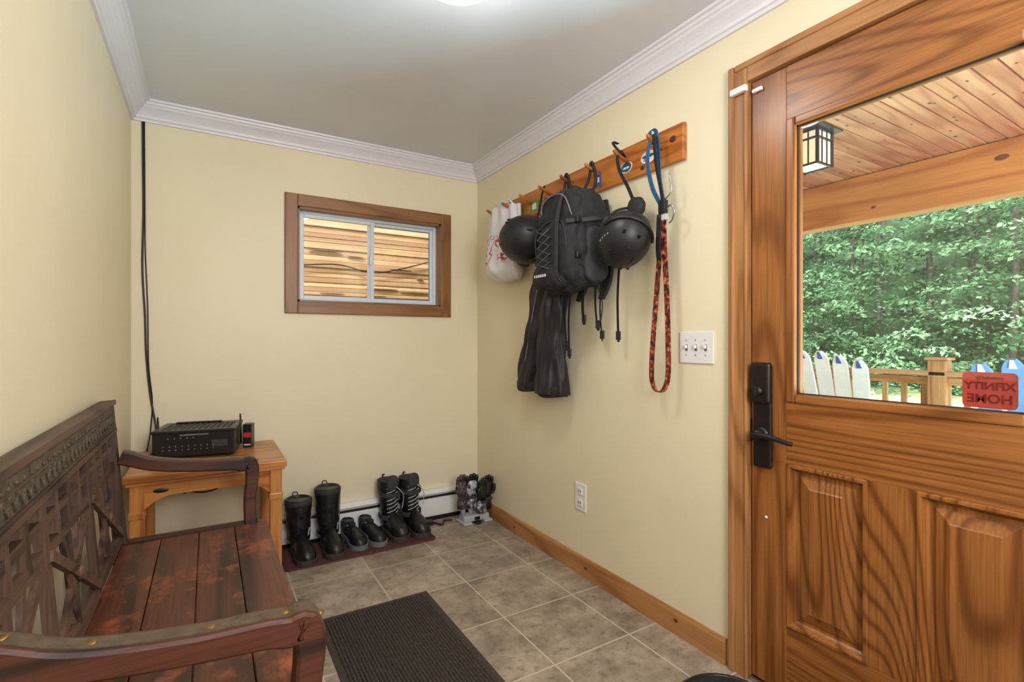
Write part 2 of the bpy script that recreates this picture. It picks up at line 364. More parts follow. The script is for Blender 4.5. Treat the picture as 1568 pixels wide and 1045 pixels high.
# ---------------------------------------------------------------- ceiling lamp and added fill lamp
M_lamp=emis('frosted_lamp_glass',(1.0,.95,.90,1),38)
def lamp(x,y):
    b=B('ceiling_lamp'); rings=[]
    for k in range(12):
        a=k/11*math.pi/2; r=.142*math.cos(a)+.002; z=ZC-.034-.058*math.sin(a)
        rings.append([Vector((x+r*math.cos(t*math.pi/16),y+r*math.sin(t*math.pi/16),z)) for t in range(32)])
    b.loft(rings,M_lamp,cap=False)
    b.cyl((x,y,ZC-.034),(x,y,ZC),.152,M_silver,r1=.135,seg=32)
    b.tube([(x,y,ZC-.088),(x,y,ZC-.098),(x,y,ZC-.104),(x,y,ZC-.112),(x,y,ZC-.122),(x,y,ZC-.128)],[.020,.018,.008,.011,.008,.002],plain('brushed_nickel',srgb(130,120,110),.3,metal=1),12)
    return b.done()
lamp(.70,1.49); lamp(.70,-.45)  # second lamp is an unseen copy added behind the camera as fill

# ---------------------------------------------------------------- coat rack
b=B('coat_rack')
RX=XR-.022
b.box((RX,1.376,1.962),(XR-.0005,2.987,2.115),M_rack,.004)
knot=plain('wood_knot',srgb(84,38,18),.4)
for y,z,r in ((1.43,2.06,.014),(1.60,1.99,.010),(2.35,2.03,.011)): b.sell((RX,y,z),(.0012,r*1.3,r),knot,u=12,v=8)
PEG=[1.486+.2*k for k in range(8)]
M_peg=wood('peg_wood',srgb(140,72,24),srgb(190,112,46),axis='X',scale=12,rings=4)
for y in PEG: b.tube([(XR-.01,y,2.035),(RX-.05,y,2.058),(RX-.085,y,2.074),(RX-.092,y,2.077)],[.008,.008,.009,.006],M_peg,10)
def disc(b,y,z,ry,rz,mat,x=RX-.0015):
    b.prism([(y+ry*math.cos(a*math.pi/10),z+rz*math.sin(a*math.pi/10)) for a in range(20)],'X',x,RX-.0002,mat)
blue=plain('sticker_blue',srgb(40,90,190),.4); navy=plain('sticker_teal',srgb(30,90,110),.4); wh=plain('sticker_white',srgb(225,228,230),.4); grn=plain('sticker_green',srgb(70,150,70),.4)
b.box((RX-.002,1.875,1.985),(RX-.0002,1.915,2.055),blue,.0005); b.box((RX-.003,1.885,2.005),(RX-.0015,1.905,2.03),wh)
disc(b,1.70,2.022,.038,.026,wh); disc(b,1.70,2.022,.033,.021,navy,RX-.003); b.sell((RX-.003,1.70,2.018),(.001,.022,.006),wh,u=12,v=6)
disc(b,1.565,2.028,.044,.027,wh); disc(b,1.565,2.032,.036,.008,navy,RX-.003); disc(b,1.575,2.018,.02,.006,plain('sticker_orange',srgb(210,110,60),.4),RX-.003)
b.box((RX-.002,2.42,1.99),(RX-.0002,2.50,2.05),grn,.0005); b.box((RX-.003,2.44,2.0),(RX-.0015,2.48,2.035),wh)
disc(b,2.18,2.02,.02,.02,blue); disc(b,2.60,2.02,.025,.018,grn); b.done()

# ---------------------------------------------------------------- hung things
M_bag,nt,p,o=newmat('white_bag'); v=coords(nt)
p.inputs['Roughness'].default_value=.4
n=noiseN(nt,coords(nt,(1,1,.8)),26,1.0,.5)
sep=N(nt,'ShaderNodeSeparateXYZ'); nt.links.new(v,sep.inputs[0])
zr=ramp(nt,sep.outputs[2],[(0.10,(0,0,0,1)),(0.12,(1,1,1,1)),(0.28,(1,1,1,1)),(0.30,(0,0,0,1))])
nr=ramp(nt,n,[(0.45,(0,0,0,1)),(0.46,(1,1,1,1)),(0.53,(1,1,1,1)),(0.54,(0,0,0,1))])
mm=N(nt,'ShaderNodeMath',operation='MULTIPLY'); nt.links.new(zr,mm.inputs[0]); nt.links.new(nr,mm.inputs[1])
mx=N(nt,'ShaderNodeMix',data_type='RGBA'); nt.links.new(mm.outputs[0],mx.inputs[0]); mx.inputs[6].default_value=srgb(226,226,232); mx.inputs[7].default_value=srgb(180,40,50)
nt.links.new(mx.outputs[2],p.inputs['Base Color'])
b=B('plastic_bag'); rings=[]
yc=2.69
for k in range(30):
    f=k/29; z=2.095-f*.50
    w=.185-.01*f; d=.020+.055*math.sin(min(1,f*1.05)*math.pi*.62)**2
    if f>.9: d*=1-(f-.9)*6; w*=1-(f-.9)*2.2
    ring=[]
    for j in range(48):
        a=2*math.pi*j/48; fold=1+.16*math.sin(5*a+f*3)*(1-f*.5)+.10*math.sin(11*a-4*f)
        y=yc+.06*(1-f)+w*math.cos(a); x=1.62-d*.5+d*math.sin(a)*fold+.010*math.sin(9*a+6*f)
        lim=(RX-.003) if z>1.955 else XR-.003
        ring.append(Vector((min(x,lim),y,z-.03*abs(math.cos(a)-.3)*(1-f))))
    rings.append(ring)
b.loft(rings,M_bag); b.tube([(1.61,2.80,2.07),(1.60,2.80,2.09),(1.60,2.76,2.11),(1.61,2.70,2.09),(1.60,2.67,2.10),(1.61,2.64,2.07)],.006,M_bag,8,4); b.done()

M_helm=plain('helmet_shell_matte_black',srgb(26,25,29),.45,var=.15,nscale=200)
def helmet(name,mx,logo=False,strapdir=1,sc=1.0):
    b=B(name); a,bb,c=.112*sc,.136*sc,.118*sc
    def pt(ph,th,s=1):
        return Vector((a*s*math.sin(ph)*math.cos(th),bb*s*math.sin(ph)*math.sin(th),c*s*math.cos(ph)))
    def mxph(th): return math.radians(112-14*max(0,math.sin(th))+8*abs(math.cos(th)))
    rings=[]
    for k in range(19):
        rings.append([pt(mxph(2*math.pi*j/36)*k/18+.001,2*math.pi*j/36) for j in range(36)])
    for k in range(18,-1,-1):
        rings.append([pt(mxph(2*math.pi*j/36)*k/18+.001,2*math.pi*j/36,.86) for j in range(36)])
    b.loft(rings,M_helm,cap=False,mx=mx)
    b.tube([pt(mxph(2*math.pi*j/36),2*math.pi*j/36,.94) for j in range(37)],.009,M_black,8,mx=mx)
    for ph,th in ((30,60),(30,120),(55,45),(55,135),(28,260),(58,250),(58,290),(28,-10),(28,190)):
        q=pt(math.radians(ph),math.radians(th),1.0); b.sell(q,(.007,.020,.006),M_black,mx=mx,u=12,v=8)
    b.tube([pt(math.radians(88),math.radians(t),1.03) for t in range(200,345,10)],.007,M_helm,8,mx=mx)
    for sgn in (-1,1):
        b.sell((sgn*.096*sc,.015,-.055),(.014,.038,.035),M_fabric2,.8,.8,mx=mx,u=20,v=12)
        if strapdir: b.tube([(sgn*.098,.02,-.08),(sgn*.07,-.01,-.13),(sgn*.02,-.02,-.165),(0,-.02,-.17)],.006,M_fabric,6,5,mx=mx)
    if logo:
        for k in range(4):
            q=pt(math.radians(62),math.radians(330+k*9),1.005); b.sell(q,(.0015,.004,.006),M_lace,mx=mx,u=8,v=6)
    return b
b=helmet('ski_helmet',Matrix.Translation((1.525,1.585,1.655))@Euler((math.radians(28),math.radians(200),math.radians(-30))).to_matrix().to_4x4(),True)
b.sell((1.585,1.575,1.80),(.028,.045,.045),M_fabric,.9,.9,nz=.01,nf=20)
b.ribbon([(1.585,1.58,1.81),(1.58,1.62,1.90),(1.57,1.66,1.98),(1.58,1.685,2.05),(1.60,1.69,2.085),(1.63,1.69,2.06)],.018,.003,(0,1,0),M_fabric,5)
b.ribbon([(1.59,1.66,2.06),(1.585,1.70,2.10),(1.58,1.715,2.13),(1.60,1.70,2.12)],.014,.003,(0,1,0),M_fabric,5)
b.done()
b=helmet('ski_helmet',Matrix.Translation((1.520,2.345,1.785))@Euler((math.radians(18),math.radians(-68),math.radians(12))).to_matrix().to_4x4(),strapdir=0,sc=1.2)
b.ribbon([(1.585,2.345,1.88),(1.60,2.34,1.96),(1.595,2.30,2.05),(1.60,2.286,2.085)],.018,.003,(0,1,0),M_fabric,4); b.done()

# backpack
b=B('backpack'); cy=1.945
BX=1.530
b.sell((BX,cy,1.700),(.110,.182,.245),M_fabric,.55,.6,nz=.035,nf=10,u=72,v=50,xmax=1.645)
b.sell((BX-.07,cy-.01,1.635),(.075,.150,.165),M_fabric,.5,.55,nz=.024,nf=14,u=56,v=36,seed=4)
b.sell((BX-.045,cy+.01,1.845),(.075,.15,.09),M_fabric,.6,.6,nz=.02,nf=16,u=48,v=28,seed=9)
b.sell((BX-.085,cy+.03,1.535),(.07,.13,.060),M_fabric,.5,.5,nz=.016,nf=16,u=44,v=24,seed=2)
b.sell((BX,cy-.165,1.62),(.07,.035,.13),M_fabric2,.6,.6,nz=.014,nf=20); b.sell((BX,cy+.16,1.60),(.07,.035,.11),M_fabric2,.6,.6,nz=.014,nf=20)
xf2=BX-.150
b.tube([(BX-.125,cy-.120,1.56),(BX-.140,cy-.12,1.72),(BX-.130,cy-.06,1.785),(BX-.130,cy+.06,1.785),(BX-.140,cy+.12,1.72),(BX-.125,cy+.115,1.56)],.0045,M_fabric2,6,6)
b.tube([(BX-.10,cy-.12,1.80),(BX-.120,cy-.09,1.89),(BX-.115,cy,1.92),(BX-.120,cy+.09,1.89),(BX-.10,cy+.12,1.80)],.004,M_grey,6,6)
zz=[(-.07,1.75),(.03,1.71),(-.07,1.67),(.03,1.63),(-.07,1.59),(.03,1.56)]
M_bun=plain('bungee_cord',srgb(84,82,88),.6)
for off,fl in ((.05,1),(.05,-1)):
    b.tube([(xf2-.008,cy+off+(q if fl>0 else -q-.04),z) for q,z in zz],.0025,M_bun,6)
for q,z in zz: b.sell((xf2-.002,cy+.05+q,z),(.006,.007,.007),M_black,u=10,v=8); b.sell((xf2-.002,cy+.05-q-.04,z),(.006,.007,.007),M_black,u=10,v=8)
b.ribbon([(BX-.11,cy-.07,1.93),(BX-.145,cy-.07,1.80),(BX-.155,cy-.075,1.65),(BX-.150,cy-.07,1.52),(BX-.10,cy-.07,1.48)],.022,.004,(0,1,0),M_fabric2,6)
for sgn in (-1,1):
    for z in (1.62,1.78):
        b.ribbon([(BX+.06,cy+sgn*.18,z+.02),(BX-.02,cy+sgn*.195,z),(BX-.09,cy+sgn*.165,z-.01),(BX-.135,cy+sgn*.12,z-.01)],.018,.004,(0,0,1),M_fabric2,5)
        b.box((BX-.110,cy+sgn*.160-.012,z-.022),(BX-.080,cy+sgn*.160+.012,z+.008),M_black,.004)
for k in range(6): b.box((BX-.160,cy+.01+k*.017,1.527),(BX-.154,cy+.019+k*.017,1.541),M_lace,.001)
for y in (1.886,2.086):
    b.tube([(BX+.03,y+.04,1.92),(1.60,y+.02,2.02),(1.595,y,2.088),(1.60,y-.015,2.07),(1.60,y-.03,1.99),(BX+.03,y-.04,1.92)],.0075,M_fabric,8,6)
for y0_ in (cy-.10,cy+.07):
    b.ribbon([(1.635,y0_,1.90),(1.64,y0_-.03,1.7),(1.63,y0_-.04,1.52),(1.60,y0_-.03,1.42)],[.06,.06,.055,.03],.016,(0,1,0),M_fabric,5)
def strap(y,z0_,z1_,x=1.60,w=.016,dy=0):
    pts=[(x,y,z0_),(x-.01,y+dy*.5,(z0_+z1_)/2),(x,y+dy,z1_)]
    b.ribbon(pts,w,.003,(.3,1,0),M_fabric,5)
    b.box((x-.006,y+dy-.013,z1_+.01),(x+.004,y+dy+.013,z1_+.05),M_black,.003)
strap(2.065,1.50,1.17,1.58,.014,-.01); strap(2.025,1.50,1.13,1.58,.022,.01); strap(1.925,1.50,1.30,1.585,.03,0)
strap(1.855,1.52,1.27,1.60,.016,-.015); strap(1.83,1.50,1.22,1.61,.010,-.01); strap(1.70,1.62,1.215,1.61,.018,.01)
b.tube([(1.60,1.86,1.52),(1.61,1.82,1.40),(1.61,1.845,1.27)],.003,M_fabric,6,6)
b.done()

# snow pants
b=B('snow_pants')
def leg(path,seed):
    P,_=spline([Vector(q[:3]) for q in path],[0]*len(path),10); _,W=spline([Vector(q[:3]) for q in path],[q[3] for q in path],10)
    rings=[]
    for i,p in enumerate(P):
        ring=[]
        for j in range(64):
            a=2*math.pi*j/64
            fold=1+.28*noise.noise(Vector((math.cos(a)*1.6,math.sin(a)*1.6,p.z*7+seed)))+.26*noise.noise(Vector((math.cos(a)*3.5+p.z*3,math.sin(a)*3.5,p.z*5+seed)))
            r=W[i]*fold
            ring.append(Vector((min(p.x+r*.6*math.sin(a),XR-.004),p.y+r*math.cos(a),p.z)))
        rings.append(ring)
    b.loft(rings,M_pants)
leg([(1.60,2.14,1.93,.05),(1.60,2.18,1.80,.07),(1.60,2.25,1.60,.085),(1.60,2.30,1.45,.09),(1.60,2.35,1.25,.098),(1.605,2.40,1.08,.106),(1.605,2.43,.955,.108)],1)
leg([(1.60,2.12,1.93,.05),(1.60,2.13,1.80,.07),(1.59,2.15,1.60,.085),(1.58,2.17,1.45,.088),(1.58,2.19,1.25,.088),(1.58,2.195,1.08,.102),(1.58,2.180,.935,.110)],5)
for x_,y,z in ((1.602,2.43,.965),(1.58,2.180,.955)):
    rr=[]
    for q,s_ in ((0,1.0),(.01,1.06),(.045,1.06),(.055,1.0)):
        rr.append([Vector((min(x_+.060*s_*math.sin(a*math.pi/16),XR-.003),y+.106*s_*math.cos(a*math.pi/16),z-.03+q+.006*math.cos(a*math.pi/8))) for a in range(32)])
    b.loft(rr,M_fabric)
b.tube([(1.53,2.26,1.50),(1.535,2.33,1.3),(1.54,2.41,1.05)],.003,M_grey,6,5)
b.tube([(1.60,2.11,1.90),(1.62,2.10,1.96),(1.61,2.088,2.07)],.006,M_fabric,6,5)
b.done()

# leash
M_leash,nt,p,o=newmat('patterned_leash'); v=coords(nt,(1,1,1)); n=noiseN(nt,v,55,2)
nt.links.new(ramp(nt,n,[(0.40,srgb(40,22,22)),(0.46,srgb(116,34,26)),(0.58,srgb(146,58,36)),(0.66,srgb(190,140,104))]),p.inputs['Base Color'])
M_bl=plain('blue_webbing',srgb(48,96,140),.6,var=.4,nscale=90)
b=B('dog_leash')
X=1.60; WD=(.25,1,0)
b.ribbon([(X,1.492,2.05),(X-.01,1.50,2.10),(X-.005,1.475,2.10),(X,1.465,2.04),(X+.005,1.46,1.90),(X+.01,1.445,1.80)],.022,.003,WD,M_bl,6)
b.ribbon([(X-.012,1.492,2.075),(X-.02,1.505,1.98),(X-.01,1.485,1.86),(X+.0,1.44,1.77)],.026,.003,WD,M_bl,6)
b.ribbon([(X-.02,1.47,2.08),(X-.022,1.455,1.95),(X-.01,1.44,1.84),(X,1.435,1.76)],.018,.003,WD,M_fabric,6)
b.box((X-.012,1.420,1.745),(X+.012,1.455,1.80),M_black,.004); b.box((X-.010,1.415,1.715),(X+.01,1.45,1.74),M_lace,.003)
b.tube([(X,1.42,1.76),(X-.005,1.39,1.77),(X-.005,1.375,1.74),(X,1.39,1.71),(X,1.405,1.70)],.004,M_silver,8,6)
b.tube([(X,1.43,1.80),(X,1.40,1.82),(X,1.395,1.86),(X,1.405,1.90)],.003,M_silver,8,5)
b.ribbon([(X,1.435,1.74),(X,1.43,1.60),(X+.005,1.422,1.40),(X+.005,1.415,1.20),(X+.005,1.416,1.08),(X,1.430,1.025),(X-.004,1.458,1.008),(X-.004,1.486,1.03),(X,1.500,1.08),(X,1.494,1.20),(X,1.472,1.42),(X-.004,1.450,1.60),(X-.004,1.44,1.74)],.028,.003,(.1,1,.02),M_leash,8)
b.ribbon([(X-.006,1.452,1.745),(X-.01,1.455,1.62),(X-.008,1.452,1.56)],.03,.004,WD,M_fabric,5)
b.done()

# ---------------------------------------------------------------- boots etc
SS=[0,.03,.1,.22,.42,.62,.76,.88,.96,1]
def interp(s,xs,ys):
    for i in range(len(xs)-1):
        if s<=xs[i+1]:
            t=(s-xs[i])/(xs[i+1]-xs[i]); return ys[i]+(ys[i+1]-ys[i])*t
    return ys[-1]
BZ=.0105
def foot(b,mx,L,w,hs,mat,sole,back=.09,solez=.022):
    hw=[.004,.020,.031,.036,.034,.044,.049,.043,.028,.006]; k=w/.098
    rings=[]
    for i in range(25):
        s=i/24; y=back-s*L; W=interp(s,SS,hw)*k; H=interp(s,SS,hs)
        rings.append([Vector((W*math.copysign(abs(math.cos(a))**.85,math.cos(a)),y,solez+(H*math.sin(a)**.8 if math.sin(a)>1e-6 else 0))) for a in [math.pi*j/16 for j in range(17)]])
    b.loft(rings,mat,mx=mx)
    out=[]
    for i in range(25): s=i/24; out.append((interp(s,SS,hw)*k*1.10+.001,back+.004-s*(L+.008)))
    poly=out+[(-x,y) for x,y in reversed(out)]
    b.prism(poly,'Z',.010,solez+.006,sole,mx=mx)
    heel=[p_ for p_ in poly if p_[1]>back-L*.30]; fore=[p_ for p_ in poly if p_[1]<back-L*.42]
    b.prism(heel,'Z',0,.012,sole,mx=mx); b.prism(fore,'Z',0,.012,sole,mx=mx)
def shaft(b,mx,zs,cy,rx,ry,mat,inner=M_black,nz=.08,seed=0):
    rings=[]; ni=len(zs)
    def ring(z,c,a_,b_,s=1): return [Vector((a_*s*math.cos(t*math.pi/16)*(1+nz*noise.noise(Vector((math.cos(t*math.pi/16),math.sin(t*math.pi/16),z*24+seed)))),c+b_*s*math.sin(t*math.pi/16)*(1+nz*noise.noise(Vector((math.sin(t*math.pi/16),2,z*22+seed)))),z)) for t in range(32)]
    for i in range((ni-1)*5+1):
        f=i/5; k=min(int(f),ni-2); t=f-k
        L=lambda A:A[k]+(A[k+1]-A[k])*t
        rings.append(ring(L(zs),L(cy),L(rx),L(ry)))
    b.loft(rings,mat,cap=False,mx=mx)
    z=zs[-1]; b.loft([ring(z,cy[-1],rx[-1],ry[-1]),ring(z+.004,cy[-1],rx[-1],ry[-1],.96),ring(z,cy[-1],rx[-1],ry[-1],.88),ring(z-.10,cy[-1],rx[-1],ry[-1],.80)],inner,mx=mx)
def tallboot(x,y,rz,h,seed):
    b=B('winter_boot'); mx=T(x,y,BZ,rz)
    foot(b,mx,.275,.108,[.06,.075,.09,.10,.105,.085,.068,.056,.042,.012],M_leather,M_rubber)
    shaft(b,mx,[.06,.12,.18,h-.06,h],[.035,.036,.040,.042,.040],[.045,.052,.062,.070,.070],[.055,.056,.064,.074,.076],M_leather,seed=seed)
    rr=[[Vector((.072*math.cos(t*math.pi/14)*q,.040+.078*math.sin(t*math.pi/14)*q,h+z)) for t in range(28)] for z,q in ((-.03,.98),(-.028,1.02),(-.003,1.02),(0,.98))]
    b.loft(rr,M_fabric2,cap=False,mx=mx)
    b.tube([(.054,.02,.05),(.064,.03,.15),(.071,.035,h-.04)],.003,M_grey,6,4,mx=mx)
    for zz,yy in ((.10,-.030),(.16,-.024),(.23,-.030)):
        b.ribbon([(-.060,.04,zz),(-.052,.0,zz-.004),(-.02,yy,zz-.008),(.02,yy,zz-.008),(.052,0,zz-.004),(.060,.04,zz)],.020,.004,(0,0,1),M_black,5,mx=mx)
        b.box((-.012,yy-.008,zz-.020),(.012,yy,zz+.004),M_blackm,.003,mx=mx)
    b.tube([(-.012,.105,h-.02),(-.012,.118,h+.015),(.012,.118,h+.015),(.012,.105,h-.02)],.003,M_fabric,6,4,mx=mx)
    b.done()
tallboot(.445,3.045,.10,.305,1); tallboot(.605,3.055,.05,.345,7)
def shoe(x,y,rz):
    b=B('hiking_shoe'); mx=T(x,y,BZ,rz)
    foot(b,mx,.27,.098,[.055,.072,.082,.085,.085,.070,.058,.05,.038,.012],M_leather,M_grey)
    shaft(b,mx,[.05,.095,.115],[.045,.045,.045],[.034,.036,.034],[.045,.048,.048],M_fabric2)
    for k in range(4):
        yy=-.005-.022*k; zz=.108-.011*k
        b.tube([(-.026,yy,zz-.012),(0,yy-.008,zz+.004),(.026,yy,zz-.012)],.0028,M_lace,6,3,mx=mx)
    b.sell((.0,-.015,.108),(.020,.03,.014),M_fabric,.8,.8,mx=mx)
    b.ribbon([(-.043,.03,.05),(-.046,-.03,.045),(-.047,-.08,.04)],.012,.003,(0,0,1),M_grey,3,mx=mx); b.ribbon([(.043,.03,.05),(.046,-.03,.045),(.047,-.08,.04)],.012,.003,(0,0,1),M_grey,3,mx=mx)
    b.done()
shoe(.735,3.09,.15); shoe(.842,3.085,.20)
def snowboot(x,y,rz,seed):
    b=B('snowboard_boot'); mx=T(x,y,BZ,rz); h=.325
    foot(b,mx,.275,.110,[.07,.085,.10,.11,.115,.095,.078,.066,.05,.015],M_leather,M_rubber,solez=.028)
    shaft(b,mx,[.06,.12,.2,h-.05,h],[.035,.035,.042,.048,.052],[.045,.050,.058,.066,.064],[.058,.060,.066,.072,.072],M_leather,M_fabric2,seed=seed)
    b.sell((0,-.012,h-.01),(.038,.022,.05),M_fabric2,.7,.7,mx=mx)
    for k in range(8):
        zz=.115+.024*k; yy=-.029+.001*k
        b.tube([(-.032,yy+.008,zz),(0,yy-.006,zz+.012),(.032,yy+.008,zz+.024)],.0028,M_lace,6,3,mx=mx)
        b.tube([(.032,yy+.008,zz),(0,yy-.006,zz+.012),(-.032,yy+.008,zz+.024)],.0028,M_fabric2,6,3,mx=mx)
        for sg in (-1,1): b.sell((sg*.034,yy+.008,zz),(.005,.004,.005),M_silver,mx=mx,u=8,v=6)
    for zz in (.11,.25): b.ribbon([(-.064,.05,zz+.01),(-.060,0,zz),(-.02,-.030,zz-.006),(.02,-.030,zz-.006),(.060,0,zz),(.064,.05,zz+.01)],.026,.005,(0,0,1),M_fabric2,5,mx=mx)
    b.tube([(.02,-.03,h-.03),(.060,-.04,h-.08),(.070,-.02,h-.14),(.058,-.03,h-.17)],.0025,M_lace,6,5,mx=mx)
    b.tube([(0,.115,h-.03),(0,.135,h+.01),(0,.11,h+.02)],.005,M_fabric,6,4,mx=mx)
    b.done()
snowboot(.985,3.085,.12,3); snowboot(1.118,3.075,.10,8)
b=B('boot_mat'); M_mat=plain('brown_mat',srgb(84,44,38),.75,var=.25,nscale=120,bmp=.5)
b.prism(rrect(.345,1.20,2.862,3.176,.03),'Z',0,.006,M_mat)
A=rrect(.349,1.196,2.866,3.172,.03)
b.tube([(x,y,.0053) for x,y in A+[A[0]]],.0045,M_mat,8)
for k in range(15):
    yy=2.885+.019*k; b.box((.365,yy,.005),(1.18,yy+.008,.0095),M_mat)
b.done()
b=B('ribbed_rug'); M_rug=plain('dark_brown_rug',srgb(64,55,49),.9,var=.35,nscale=90,bmp=.6)
x0,x1,ya,yb_=.405,.905,1.36,2.292
pts=[(x0,0),(x0,.005),(x0+.022,.006)]
nr_=34; st_=(x1-x0-.05)/nr_
for k in range(nr_):
    xx=x0+.025+k*st_; pts+=[(xx,.004),(xx+st_*.25,.010),(xx+st_*.7,.010),(xx+st_*.95,.004)]
pts+=[(x1-.022,.006),(x1,.005),(x1,0)]
b.prism(pts,'Y',ya+.02,yb_-.02,M_rug)
b.box((x0,yb_-.02,0),(x1,yb_,.007),M_rug,.002); b.box((x0,ya,0),(x1,ya+.02,.007),M_rug,.002); b.done()
b=B('door_mat'); M_dm=plain('black_coir_mat',srgb(34,32,34),.95,var=.5,nscale=150,bmp=.8)
b.prism(rrect(1.16,1.64,.45,1.20,.16,10),'Z',0,.012,M_dm); A=rrect(1.165,1.635,.455,1.195,.16,10); b.tube([(x,y,.010) for x,y in A+[A[0]]],.007,M_black,8); b.done()

# boot dryer with gloves
b=B('boot_dryer'); M_dry=plain('dryer_grey_plastic',srgb(176,176,182),.45,var=.05)
dx,dy=1.540,3.03
b.box((dx-.095,dy-.045,.012),(dx+.095,dy+.045,.055),M_dry,.012,seg=3)
b.box((dx-.108,dy-.065,0),(dx-.045,dy+.065,.018),M_dry,.006); b.box((dx+.045,dy-.065,0),(dx+.108,dy+.065,.018),M_dry,.006); b.box((dx-.02,dy-.075,0),(dx+.02,dy+.0,.018),M_black,.006)
for k in range(4): b.cyl((dx-.084+.056*k,dy,.05),(dx-.084+.056*k,dy,.15),.016,M_dry)
b.box((dx-.02,dy-.050,.022),(dx+.02,dy-.043,.045),M_black,.003); b.done()
M_pat,nt,p,o=newmat('patterned_glove'); n=noiseN(nt,coords(nt),45,2)
nt.links.new(ramp(nt,n,[(0.42,srgb(40,34,40)),(0.48,srgb(84,50,58)),(0.58,srgb(104,98,104)),(0.64,srgb(60,56,62))]),p.inputs['Base Color'])
M_pat2,nt,p,o=newmat('white_grey_glove'); n=noiseN(nt,coords(nt),34,2)
nt.links.new(ramp(nt,n,[(0.42,srgb(50,50,56)),(0.50,srgb(130,130,138)),(0.66,srgb(205,205,210))]),p.inputs['Base Color'])
def glove(x,y,z,rz,mat,cuff,fing,tilt=0,sgn=1):
    b=B('ski_glove'); mx=T(x,y,z,rz,0,tilt)
    rings=[]
    for zz,a_,b_ in ((0,.034,.032),(.03,.036,.032),(.06,.032,.028),(.08,.029,.026),(.11,.036,.028),(.145,.040,.028),(.17,.039,.025),(.182,.034,.020)):
        rings.append([Vector((a_*math.cos(t*math.pi/12),b_*math.sin(t*math.pi/12),zz)) for t in range(24)])
    b.loft(rings[:4],cuff,mx=mx); b.loft(rings[3:],mat,mx=mx)
    for k,l in enumerate((.050,.062,.058,.044)):
        xx=(-.028+.0185*k)*sgn; fan=(k-1.5)*.04*sgn
        b.tube([(xx,0,.155),(xx+fan*l*.5,-.006,.16+l*.5),(xx+fan*l,-.018,.165+l*.9),(xx+fan*l,-.024,.166+l*1.0)],[.0145,.014,.0125,.005],fing,12,3,mx=mx)
    b.tube([(-.025*sgn,-.008,.105),(-.042*sgn,-.018,.13),(-.046*sgn,-.024,.160),(-.044*sgn,-.026,.172)],[.016,.015,.012,.004],fing,10,3,mx=mx)
    b.ribbon([(-.032,-.030,.075),(0,-.034,.075),(.032,-.030,.075)],.018,.004,(0,0,1),M_fabric2,3,mx=mx)
    b.done()
glove(dx-.092,dy-.005,.105,.1,M_pat,M_pat,M_pat,-.03); glove(dx-.030,dy-.02,.105,-.1,M_pat2,M_pat2,M_leather,.0,-1)
glove(dx+.030,dy-.045,.070,.3,M_leather,M_pat2,M_leather,.02); glove(dx+.082,dy-.02,.080,-.2,M_leather,M_leather,M_leather,.02,-1)
b=B('heater_power_cord'); b.tube([(1.215,3.15,.012),(1.24,3.10,.008),(1.28,3.13,.008),(1.32,3.06,.008),(1.36,3.12,.008),(1.41,3.10,.01)],.006,M_black,8,6); b.box((1.225,3.10,0),(1.275,3.14,.03),M_black,.005); b.done()
b=B('boot_lace_cord'); b.tube([(.88,3.16,.0135),(.91,3.10,.0135),(.915,2.98,.0135),(.90,2.93,.0135)],.003,M_red,6,6); b.done()

# ---------------------------------------------------------------- side table
b=B('side_table'); tx0,tx1,ty0,ty1,tz=-.305,.322,2.60,3.18,.652
P=M_pine
b.box((tx0,ty0,tz-.032),(tx1,ty1,tz),P['X'],.006)
b.box((tx0+.008,ty0+.008,tz-.045),(tx1-.008,ty1-.008,tz-.032),P['X'],.004)
lx=.052
for x in (tx0+.02,tx1-.02-lx):
    for y in (ty0+.02,ty1-.02-lx):
        b.box((x,y,.0),(x+lx,y+lx,tz-.045),P['Z'],.006)
        b.box((x-.004,y-.004,tz-.19),(x+lx+.004,y+lx+.004,tz-.155),P['Z'],.006)
def apron(axis,a,b0,b1):
    top=tz-.045; n=14; poly=[(b0,top),(b1,top)]
    for k in range(n+1):
        t=k/n; x=b1-(b1-b0)*t; e=min(t,1-t); h=.11-.055*min(1,(e/.18))**.6
        poly.append((x,top-h))
    b.prism(poly,axis,a,a+.02,P['X' if axis=='Y' else 'Y'])
apron('Y',ty0+.032,tx0+.07,tx1-.07); apron('Y',ty1-.05,tx0+.07,tx1-.07); apron('X',tx0+.032,ty0+.07,ty1-.07); apron('X',tx1-.05,ty0+.07,ty1-.07)
b.sell((tx0+.13,ty0+.0325,tz-.078),(.03,.003,.010),M_black,u=16,v=8)
b.box((tx0+.04,ty0+.04,.16),(tx1-.04,ty1-.04,.18),P['X'],.004)
b.done()
b=B('av_receiver'); mx=T(-.035,2.995,tz+.001,math.radians(-10)); w,d,h=.345,.27,.135
b.box((-w/2,-d/2,.012),(w/2,d/2,h),M_black,.005,mx=mx)
b.box((-w/2-.004,-d/2-.004,h-.012),(w/2+.004,d/2+.004,h+.003),M_black,.004,mx=mx)
for k in range(12): b.box((-w/2+.03+.025*k,-d/2+.03,h+.002),(-w/2+.045+.025*k,d/2-.06,h+.005),M_fabric2,mx=mx)
b.box((-w/2+.05,d/2-.06,h+.002),(w/2-.09,d/2-.03,h+.012),M_blackm,.003,mx=mx)
for sx_ in (-1,1):
    for sy_ in (-1,1): b.cyl(mx@Vector((sx_*.14,sy_*.10,0)),mx@Vector((sx_*.14,sy_*.10,.014)),.015,M_black)
for r,zz in enumerate((.045,.062,.100)):
    for k in range(9 if r<2 else 5):
        xx=-w/2+.045+.026*k+(0 if r<2 else .02); b.cyl(mx@Vector((xx,-d/2-.004,zz)),mx@Vector((xx,-d/2+.002,zz)),.0035,M_grey,seg=8)
